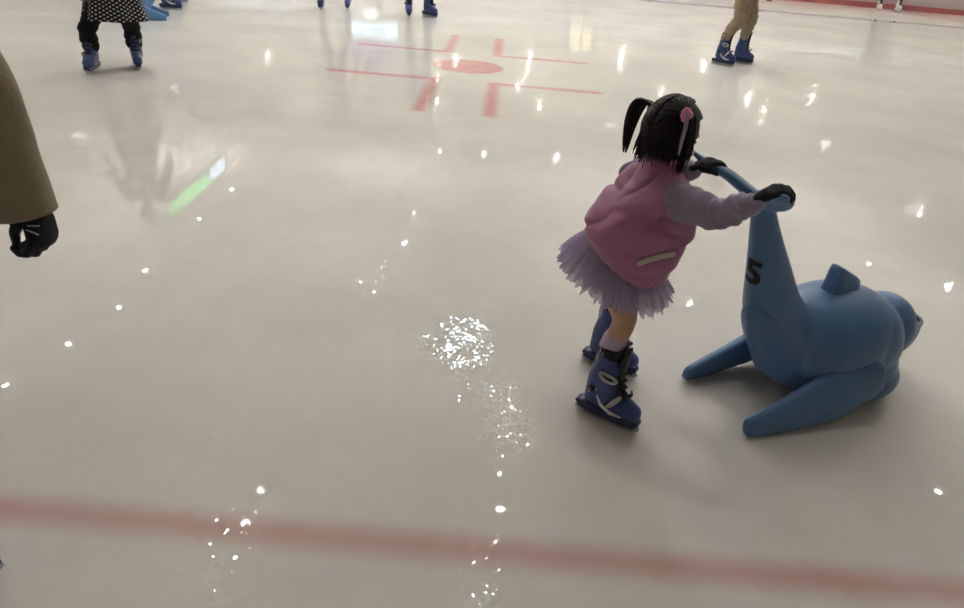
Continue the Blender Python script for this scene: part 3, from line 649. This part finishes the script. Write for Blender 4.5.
# ---------------------------------------------------------------- the girl in the pink jacket
def girl():
    O = V((.466, 2.035, 0))
    t = thing('person', 'little girl in pink jacket and lilac tulle skirt pushing the blue skating aid', 'person', O)
    wR, wL = sl(-.248, -.160, .840), sl(-.222, .134, .826)
    shR, shL = V((.528, 1.880, .782)), V((.445, 2.085, .785)); elR, elL = V((.622, 1.815, .780)), V((.545, 2.12, .795))
    pel = V((.405, 1.985, .52)); chest = V((.445, 1.985, .73)); neck = V((.468, 1.987, .855)); hc = V((.500, 2.005, .928))
    hipR, hipL = V((.415, 1.93, .50)), V((.43, 2.05, .50)); knR, knL = V((.444, 1.888, .375)), V((.495, 2.15, .365)); anR, anL = V((.405, 1.898, .125)), V((.450, 2.216, .125)); bR, bL = V((.420, 1.892, .275)), V((.463, 2.208, .265))
    hf = V((.75, .62, -.20)).normalized(); hl = V((0, 0, 1)).cross(hf).normalized(); hu = hf.cross(hl); R3 = Matrix((hf, hl, hu)).transposed()
    b = MB()
    for hp, kn, bt, an in ((hipR, knR, bR, anR), (hipL, knL, bL, anL)):
        b.tube(cr([hp, (hp + kn) / 2, kn, bt, an], 14), crs([.056, .050, .037, .035, .026], 14), 14)
    for sh, el, wr in ((shR, elR, wR), (shL, elL, wL)): b.tube(cr([sh, sh.lerp(el, .5), el, el.lerp(wr, .55), wr], 10), crs([.034, .026, .016], 10), 12)
    b.ell(pel, (.075, .085, .08)); b.tube([pel, chest, neck - V((0, 0, .04))], [.078, .080, .05], 14); b.tube([neck - V((0, 0, .06)), hc], [.036, .034], 12)
    hs = .86; hm = head_mb(hs); b.add([R3 @ p + hc for p in hm.v], hm.f)
    obj('body', b.fused('body', .006, 3), M['skin'], t, O)
    head_details(t, R3, hc, hs, O)
    # hair: cap, combed strands from a parting to two pigtails
    hp = hair_cap(hs, 1.13, .012); hp.v = [R3 @ p + hc for p in hp.v]; hair = hp
    def he(d, k=1.15):    # point on the hair ellipsoid in direction d
        d = V(d).normalized(); return hc + R3 @ (V((-.008 + .098 * k * d.x, .078 * k * d.y, .03 + .092 * k * d.z)) * hs)
    roots = {}
    for sd in (-1, 1):
        root = V((-.42 if sd > 0 else -.56, sd * .74, .44 if sd > 0 else .60)).normalized(); roots[sd] = root
        for i in range(150):
            u = i / 149; a = radians(60 + 175 * u)      # along the parting, forehead to nape
            s0 = V((cos(a), .05 * sd, sin(a))).normalized(); s1 = (root + V((random.uniform(-.14, .14), 0, random.uniform(-.14, .14)))).normalized()
            k = 1.13 + random.uniform(0, .05); pts = [he(s0.slerp(s1, q / 6), k + .02 * sin(pi * q / 6)) for q in range(7)]
            hair.tube(pts, [.003, .0042, .0042, .004, .004, .0036, .003], 5, caps=False)
    for i in range(110):     # loose hair over the nape and collar
        y = random.uniform(-.75, .80); d = V((-.75 + abs(y) * .35, y, -.25 + random.uniform(-.1, .15))); p = he(d, 1.12)
        drop = random.uniform(.03, .085); q = p + V((random.uniform(-.012, .004), random.uniform(-.012, .012), -drop)) - hf * .006
        hair.tube(cr([he(d + V((0, 0, .5)), 1.15), p, (p + q) / 2 + V((0, 0, .004)), q], 7), crs([.003, .004, .0035, .001], 7), 5, caps=False)
    ho = obj('hair', hair.mesh('hair'), M['hair'], t, O)
    def pigtail(path, spread, n, tip):
        mb = MB(); base = cr(path, 12)
        for i in range(n):
            a = random.uniform(0, 2 * pi); r = sqrt(random.random()); off = hl * (cos(a) * r) + hf * (sin(a) * r); ln = random.uniform(.80, 1)
            pts = []
            for j, p in enumerate(base):
                u = j / 11 * ln; q = base[min(int(u * 11), 10)].lerp(base[min(int(u * 11) + 1, 11)], u * 11 - int(u * 11)); wd = spread * (.35 + 1.6 * u * (1 - u) * 1.6 + .15 * (1 - u))
                pts.append(q + off * wd + V((0, 0, 1)) * (.006 * sin(a * 3 + u * 4) * u))
            mb.tube(pts, crs([.003, .0036, .003, .0012], 12), 5, caps=False)
        obj('pigtail', mb.mesh('pigtail'), M['hair'], ho)
        ho.children[-1].data.transform(Matrix.Translation(-O)); return base
    rl = he(roots[1], 1.13); rr = he(roots[-1], 1.13)
    pigtail([rl, rl + hl * .036 + V((0, 0, .014)), rl + hl * .060 + V((0, 0, -.012)), rl + hl * .066 + V((0, 0, -.07)) - hf * .010, rl + hl * .060 + V((0, 0, -.145)) - hf * .020], .019, 100, 0)
    pigtail([rr, rr - hl * .016 + V((0, 0, .004)), rr - hl * .022 + V((0, 0, -.03)), rr - hl * .018 + V((0, 0, -.095)) + hf * .020, rr - hl * .012 + V((0, 0, -.165)) + hf * .018], .021, 90, 0)
    # scrunchies: the right one is a pink flower with a lilac ribbon
    for sd, r0 in ((1, rl), (-1, rr)):
        mb = MB(); c = r0 - hl * (-sd) * .008
        ax = (hl * sd + V((0, 0, .3))).normalized(); e1 = ax.orthogonal().normalized(); e2 = ax.cross(e1)
        if sd < 0:
            c = c - hf * .012 - hl * .012
            for k in range(9): a = 2 * pi * k / 9; mb.ell(c + (e1 * cos(a) + e2 * sin(a)) * .014, (.0085, .0085, .0085), None, 10, 8)
            mb.ell(c + ax * .006, (.013, .013, .013), None, 12, 8)
            obj('hair_tie', mb.mesh('hair_tie'), M['flower'], ho, O, 'pink flower scrunchie')
            mb = MB(); p = c - hf * .016 - hl * .014
            mb.tube(cr([p, p + V((0, 0, -.03)) - hf * .006 - hl * .006, p + V((0, 0, -.07)) - hf * .006 - hl * .003, p + V((0, 0, -.105)) - hf * .002], 10), crs([.006, .009, .008, .004], 10), 8, .35, tuple(hl)); obj('ribbon', mb.mesh('ribbon'), M['lilac'], ho, O, 'lilac ribbon')
        else:
            mb.tube([c + (e1 * cos(2 * pi * k / 12) + e2 * sin(2 * pi * k / 12)) * .009 for k in range(13)], .005, 6, caps=False); obj('hair_tie', mb.mesh('hair_tie'), M['purple'], ho, O)
    # jacket
    ctr = [(.424, 1.965, .572), (.430, 1.968, .620), (.460, 1.972, .690), (.480, 1.980, .755), (.486, 1.984, .805), (.484, 1.988, .852), (.484, 1.990, .884)]
    fw = [(.108, -.062, -.058), (.132, -.060, -.048), (.134, -.020, -.030), (.114, .010, -.018), (.084, .022, -.010), (.050, .018, 0), (.046, .018, 0)]
    rt = [(-.048, -.100, -.012), (-.045, -.128, -.012), (-.005, -.134, 0), (.022, -.128, 0), (.030, -.112, -.004), (.020, -.054, 0), (.018, -.048, 0)]
    C, Fv, Rv = cr(ctr, 61), cr(fw, 61), cr(rt, 61)
    def S(u, a, off=0):
        k = u * 60; i = min(int(k), 59); f = k - i
        c, fv, rv = C[i].lerp(C[i + 1], f), Fv[i].lerp(Fv[i + 1], f), Rv[i].lerp(Rv[i + 1], f)
        ca, sa = cos(a), sin(a); e = .85
        d = fv * (abs(ca) ** e * (1 if ca >= 0 else -1)) + rv * (abs(sa) ** e * (1 if sa >= 0 else -1)); p = c + d; n = d.normalized()
        amp = min(1, u * 6) * max(0, min(1, (.92 - u) * 5))
        q = p * 1.0; q2 = V((q.x * 6 + q.z * 9, q.y * 6, q.z * 20 - q.x * 8))
        w = .016 * noise.noise(q2) + .006 * noise.noise(q2 * 2.1 + V((3, 1, 7))) - .013 * max(0, 1 - abs(noise.noise(V((q.x * 5 + q.z * 4, q.y * 4 + 4, q.z * 15 - q.x * 6)))) * 5) ** 1.5 + .004
        gath = .004 * sin(a * 26 + 2 * sin(a * 3)) * max(0, 1 - u * 7)
        return p + n * (w * amp + gath + off)
    N = 128; mb = MB(); rings = [[S(i / 110, 2 * pi * k / N) for k in range(N)] for i in range(111)]
    # turned-in hem
    hem = [[C[0] + (p - C[0]) * .90 + V((0, 0, .012)) for p in rings[0]], [C[0] + (p - C[0]) * .97 - (C[1] - C[0]) * .6 for p in rings[0]]]
    col = [[C[-1] + (p - C[-1]) * .86 - V((0, 0, .01)) for p in rings[-1]]]
    mb.loft(hem + rings + col, False); jk = obj('jacket', mb.mesh('jacket'), M['pink'], t, O)
    mb = MB(); mb.loft([[S(u, 2 * pi * k / 64, o) for k in range(64)] for u, o in ((.90, .002), (.915, .008), (.945, .009), (.985, .008), (1.0, .004), (.99, -.004))], False); obj('collar', mb.mesh('collar'), M['pink'], jk, O)
    # pocket strip on the right side
    jv = BVHTree.FromPolygons([v.co + O for v in jk.data.vertices], [tuple(p.vertices) for p in jk.data.polygons])
    p0, p1 = S(.195, radians(77)), S(.285, radians(47)); ax = (p1 - p0).normalized(); mb = MB(); rings = []
    for i in range(15):
        p = p0.lerp(p1, i / 14); h, n, _, _ = jv.find_nearest(p); n = n if n.dot(p - C[15]) > 0 else -n; sd = ax.cross(n).normalized(); r = []
        for j, o in ((-1, -.002), (-1, .003), (-.5, .0045), (0, .005), (.5, .0045), (1, .003), (1, -.002), (0, -.003)):
            q = p + sd * (.0075 * j * (1 if 0 < i < 14 else .8)); hh = jv.find_nearest(q)[0]; r.append(hh + n * o)
        rings.append(r)
    mb.loft(rings); obj('pocket_trim', mb.mesh('pocket_trim'), M['strip'], jk, O, 'pale pocket trim')
    mb = MB()
    mb.tube([S(.02 + .86 * i / 20, 0, .0005) for i in range(21)], .004, 6); obj('zip', mb.mesh('zip'), M['white'], jk, O)
    # lilac raglan sleeves
    for sh, el, wr, sd in ((shR, elR, wR, -1), (shL, elL, wL, 1)):
        d = (wr - el).normalized(); st = [chest.lerp(sh, .84) + V((0, 0, .004)), sh + V((0, 0, -.004)), sh.lerp(el, .5), el, el.lerp(wr, .55), wr - d * .016]
        pts = cr(st, 46); rad = crs([.058, .056, .051, .046, .040, .027], 46); mb = MB(); rings = []
        for i, (p, r) in enumerate(zip(pts, rad)):
            tt = (pts[min(i + 1, 45)] - pts[max(i - 1, 0)]).normalized(); uu = V((0, 0, 1)); uu = (uu - tt * uu.dot(tt)).normalized(); ww = tt.cross(uu); ring = []
            for k in range(40):
                a = 2 * pi * k / 40; dd = uu * sin(a) + ww * cos(a); q = p + dd * r
                fo = .0085 * noise.noise(V((i * .34 + sin(a) * .9, a * .8 if a < pi else (2 * pi - a) * .8, sd * 5))) + .0018 * sin(i * 1.25 + 2 * sin(a)) * (1 if i > 24 else .4)
                if i > 42: fo = -.002 * (i - 42)
                ring.append(q + dd * (fo - (.004 if sin(a) < 0 else 0)))
            rings.append(ring)
        mb.loft(rings, True); obj('sleeve', mb.mesh('sleeve'), M['lilac'], jk, O, 'lilac grey sleeve')
        mb = MB(); mb.tube(cr([wr - d * .034, wr - d * .014, wr - d * .006], 6), [.029, .031, .030, .030, .029, .026], 18); obj('cuff', mb.mesh('cuff'), M['lilac'], jk, O)
    # gloved hands closed over the flukes
    for wr, sd in ((wR, -1), (wL, 1)):
        palm = sl(-.172 - 0.0, sd * .170, .885)
        h = place(hand_mb(.70, (.54, .58, .62, .68), ((.75, .55, -.35), (.9, .0, -.55), (.8, -.2, -.75)), -sd, 1.22), wr + V((0, 0, .010 if sd > 0 else .012)), sl(-.150, sd * .140 + (.0 if sd > 0 else -.03), .888 + (.006 if sd < 0 else -.030)) - wr - V((0, 0, .014)), (0, 0, 1))
        obj('glove', h.fused('glove', .0032, 2), M['black_knit'], t, O)
    # tulle skirt: waistband and three ruffled layers
    Wc = V((.408, 1.978, .585)); nrm = V((-.30, .10, -1)).normalized()
    sk = None
    for li, (zc, f1, r1, seed) in enumerate((((.417, 1.975, .485), (.150, -.072, -.040), (-.030, -.122, -.02), 1), ((.407, 1.980, .462), (.178, -.084, -.050), (-.035, -.146, -.025), 2), ((.400, 1.985, .440), (.168, -.080, -.055), (-.030, -.140, -.030), 3))):
        Hc, f1, r1 = V(zc) + V((0, 0, .038)), V(f1) + V((-.008, .004, .024)), V(r1) * .96; f0, r0 = V((.085, -.045, -.035)), V((-.03, -.080, -.01)); n = 420; rings = []
        for i in range(13):
            s = i / 12; ring = []
            for k in range(n):
                a = 2 * pi * k / n; nn = noise.noise(V((cos(a) * 6, sin(a) * 6, seed * 9))); bl = s ** .62
                d = (f0 * cos(a) + r0 * sin(a)).lerp(f1 * cos(a) + r1 * sin(a), bl)
                pl = sin(a * 34 + 2.5 * nn + seed) * .55 + .45 * sin(a * 61 + 4 * nn) + .3 * noise.noise(V((cos(a) * 22, sin(a) * 22, seed)))
                edge = 1 + .08 * s * noise.noise(V((cos(a) * 9, sin(a) * 9, seed * 3))) + .05 * s * noise.noise(V((cos(a) * 40, sin(a) * 40, seed)))
                p = Wc.lerp(Hc, s * (1.0 + .35 * s * (1 - abs(sin(a * .5))) * 0)) + d * edge + d.normalized() * (.010 * pl * s ** .8) + nrm * (.012 * s * noise.noise(V((cos(a) * 16, sin(a) * 16, seed * 5)))) + nrm * (.014 * s * pl * .5)
                ring.append(p)
            rings.append(ring)
        mb = MB(); mb.loft(rings, False)
        o = obj('skirt' if sk is None else 'ruffle', mb.mesh('skirt' if sk is None else 'ruffle'), M['tulle'], sk or t, O)
        if sk is None: sk = o
    mb = MB(); mb.loft([[Wc + V((0, 0, z)) + V((.088, -.045, -.035)) * (q * cos(2 * pi * k / 40)) + V((-.03, -.083, -.01)) * (q * sin(2 * pi * k / 40)) for k in range(40)] for z, q in ((.02, .9), (.02, 1), (-.015, 1.02), (-.015, .9))], False); obj('waistband', mb.mesh('waistband'), M['lilac'], sk, O)
    # underskirt hips
    mb = MB(); mb.ell(pel, (.098, .104, .085)); mb.tube([hipR, hipR.lerp(knR, .35)], [.062, .058], 14); mb.tube([hipL, hipL.lerp(knL, .35)], [.062, .058], 14); obj('underskirt', mb.fused('underskirt', .007, 2), M['lilac'], t, O)
    # socks and skates
    for kn, bt, an in ((knR, bR, anR), (knL, bL, anL)):
        mb = MB(); mb.tube(cr([kn.lerp(bt, .62), bt, bt.lerp(an, .5), an], 14), [r + .0008 * sin(k * 2) for k, r in enumerate(crs([.0395, .0385, .033, .029], 14))], 16); obj('sock', mb.mesh('sock'), M['sock'], t, O)
    skate(t, O, (.444, 1.879, 0), -32, -1, 1.07); skate(t, O, (.489, 2.192, 0), -31, 1, 1.03)
    return t
girl()

# ---------------------------------------------------------------- the adult at the left edge (only sleeve and glove in frame)
def adult_left():
    O = V((-1.26, 1.12, 0))
    t = thing('person', 'adult in a tan coat at the left edge, black gloved hand hanging by the side', 'person', O)
    sh, el, wr = V((-.985, 1.17, 1.40)), V((-.912, 1.19, 1.13)), V((-.878, 1.20, .905))
    shL, elL, wrL = V((-1.42, 1.15, 1.40)), V((-1.52, 1.20, 1.13)), V((-1.50, 1.36, .93))
    pel, chest, neck, hc = V((-1.24, 1.12, .95)), V((-1.235, 1.15, 1.28)), V((-1.23, 1.17, 1.50)), V((-1.225, 1.20, 1.645))
    F, L = V((.25, .97, 0)).normalized(), V((-.97, .25, 0)).normalized(); R3 = Matrix((F, L, V((0, 0, 1)))).transposed()
    b = MB(); tr = MB()
    for hp, kn, an, yaw, sd, fx, fy in (((-1.15, 1.10, .92), (-1.13, 1.14, .53), (-1.20, .99, .16), 45, -1, -1.178, 1.00), ((-1.33, 1.13, .92), (-1.36, 1.19, .53), (-1.38, 1.13, .16), 88, 1, -1.38, 1.17)):
        hp, kn, an = V(hp), V(kn), V(an); b.tube(cr([hp, (hp + kn) / 2, kn, kn * .55 + an * .45, an], 12), crs([.082, .07, .052, .05, .036], 12), 12)
        tr.tube(cr([hp + V((0, 0, .05)), (hp + kn) / 2, kn, kn * .5 + an * .5, an + V((0, 0, .15))], 14), crs([.080, .080, .074, .068, .058], 14), 14); skate(t, O, (fx, fy, 0), yaw, sd, 1.3, numeral=False)
    b.ell(pel, (.10, .14, .11), R3); b.tube([pel, chest, neck - V((0, 0, .06))], [.095, .095, .055], 14); b.tube([neck - V((0, 0, .08)), hc], [.06, .052], 12)
    for p in ((sh, el, wr), (shL, elL, wrL)): b.tube(cr([p[0] - V((0, 0, .05)), p[1], p[2]], 8), crs([.040, .035, .027], 8), 12)
    hm = head_mb(1.02); b.add([R3 @ p + hc for p in hm.v], hm.f)
    obj('body', b.fused('body', .011, 3), M['skin'], t, O); head_details(t, R3, hc, 1.02, O)
    hp = hair_cap(1.02, 1.14, .08); hp.v = [R3 @ p + hc for p in hp.v]; obj('hair', hp.mesh('hair'), M['hair'], t, O)
    obj('trousers', tr.fused('trousers', .01, 2, fold(16, .01, 3)), M['blackcloth'], t, O)
    mb = MB(); mb.ell(chest + V((0, 0, .02)), (.14, .20, .18), R3)
    mb.tube([shL - V((0, 0, .045)) - L * .01, chest + V((0, 0, .10)), sh - V((0, 0, .045)) + L * .01], [.078, .11, .078], 16); mb.tube([chest, neck - V((0, 0, .02))], [.14, .07], 16)
    mb.loft([[V((-1.245 + .03 * (z - .6) * 0, 1.12 + .03 * max(0, z - 1), z)) + F * (fa * cos(2 * pi * k / 48)) + L * (la * sin(2 * pi * k / 48) * (1 + .03 * sin(10 * pi * k / 48) * (z < .8))) for k in range(48)] for z, fa, la in ((.60, .165, .215), (.75, .160, .210), (.92, .15, .20), (1.08, .135, .18), (1.22, .14, .19), (1.36, .12, .19))])
    ct = obj('coat', mb.fused('coat', .010, 3, fold(8, .012, 4)), M['tan'], t, O)
    for k, (pts, rad) in enumerate((((sh + L * .05 - V((0, 0, .035)), sh - V((0, 0, .06)), el, V((-.892, 1.195, 1.01)), V((-.874, 1.20, .892))), (.070, .082, .076, .068, .060)), ((shL - L * .05 - V((0, 0, .035)), shL - V((0, 0, .06)), elL, elL.lerp(wrL, .5), wrL), (.070, .080, .072, .066, .062)))):
        P, Rd = cr(pts, 44), crs(rad, 44); rings = []
        for i, (p, r) in enumerate(zip(P, Rd)):
            tt = (P[min(i + 1, 43)] - P[max(i - 1, 0)]).normalized(); uu = V((0, 1, 0)); uu = (uu - tt * uu.dot(tt)).normalized(); ww = tt.cross(uu)
            rings.append([p + (uu * sin(2 * pi * j / 40) * .85 + ww * cos(2 * pi * j / 40)) * (r + .005 * noise.noise(V((i * .16, cos(2 * pi * j / 40) * 1.3, sin(2 * pi * j / 40) * 1.3 + k * 7))) * min(1, (43 - i) / 6)) for j in range(40)])
        c = sum(rings[-1], V()) / 40; rings += [[c + (p - c) * .97 + V((0, 0, .002)) for p in rings[-1]], [c + (p - c) * .93 + V((0, 0, .03)) for p in rings[-1]]]
        c = sum(rings[0], V()) / 40; rings = [[c + (p - c) * .45 + V((0, 0, .03)) for p in rings[0]], [c + (p - c) * .8 + V((0, 0, .02)) for p in rings[0]]] + rings
        mb = MB(); mb.loft(rings, False); obj('sleeve', mb.mesh('sleeve'), M['tan'], ct, O)
        m2 = MB(); c0 = P[-5]; m2.tube([P[-5], P[-4], P[-3]], [.043, .043, .043], 16); obj('lining', m2.mesh('lining'), M['blackcloth'], ct, O)
    # right glove: thumb and forefinger pinched into a loop
    wr = V((-.855, 1.20, .915))
    h = place(hand_mb(.84, (.84, .90, .94, .98), ((.66, .10, -.72), (.80, .1, -.58), (.95, 0, -.25)), -1, 1.12), wr, (.10, -.02, -1), (.92, -.30, .1))
    g = obj('glove', h.fused('glove', .0045, 2), M['black_knit'], t, O)
    # pale knitted strokes fanning over the back of the hand
    gv = BVHTree.FromPolygons([v.co.copy() for v in g.data.vertices], [tuple(p.vertices) for p in g.data.polygons]); mb = MB()
    for a0, a1 in (((-.012, -.030), (.022, -.040)), ((-.012, -.030), (.016, -.056)), ((-.012, -.030), (.0, -.068))):
        pts = []
        for j in range(7):
            u = j / 6; p = wr - O + V((.2, -.03 + a0[0] + (a1[0] - a0[0]) * u - .06, a0[1] + (a1[1] - a0[1]) * u)); h = gv.ray_cast(p, V((-1, .28, 0)).normalized())[0]
            if h: pts.append(h + O)
        if len(pts) > 2: mb.tube(pts, .0016, 6)
    obj('knit_pattern', mb.mesh('knit_pattern'), M['white_knit'], g, O)
    h = place(hand_mb(.98, (.5, .5, .55, .6), ((.6, .6, -.3), (.8, .2, -.4), (.9, -.1, -.4)), 1, 1.1), wrL, wrL - elL, (-1, 0, 0)); obj('glove', h.fused('glove', .0045, 2), M['black_knit'], t, O)
adult_left()

# ---------------------------------------------------------------- the other skaters
skater('child in a black dress with white polka dots and black leg warmers, at upper left', [(-3.27, 6.41, -60), (-3.52, 6.12, -82)], -64, 1.30, 'blackcloth', 'blackcloth', dress=('polka', .42), skate_scale=1.3, warm=True, legw=.92, hip=(.085, -.02))
skater('skater in khaki trousers with knees bent, upper right of the ice', [(3.07, 9.58, -28), (2.765, 9.33, -30)], -25, 1.68, 'greycloth', 'khaki', skate_scale=1.38, crouch=.06, legw=1.08, hip=(.03, .03))
skater('skater in dark trousers facing forward, behind the white shop sign reflection', [(-2.46, 11.57, -82), (-2.81, 11.32, -85)], -78, 1.55, 'redcloth', 'denim', skate_scale=1.4)
skater('skater in black trousers with one skate turned out, behind the red spot', [(-1.18, 11.45, -38), (-1.48, 11.30, -80)], -65, 1.60, 'greycloth', 'blackcloth', skate_scale=1.45)
skater('skater in blue skates behind the pale blue skating aid', [(-4.75, 10.75, 15), (-4.50, 9.95, 8)], 10, 1.45, 'whitecloth', 'greycloth', skate_scale=1.4)
skater('skater in black trousers and white skates beside the far barrier', [(10.25, 20.35, -85), (9.75, 20.35, -95)], -90, 1.68, 'blackcloth', 'blackcloth', skate_scale=1.3, shell='white', legw=1.2)
skater('skater half hidden behind the polka dot dress, blue skate showing left of it', [(-4.98, 9.80, -70), (-5.27, 9.42, -85)], -75, 1.40, 'redcloth', 'denim', skate_scale=1.2)
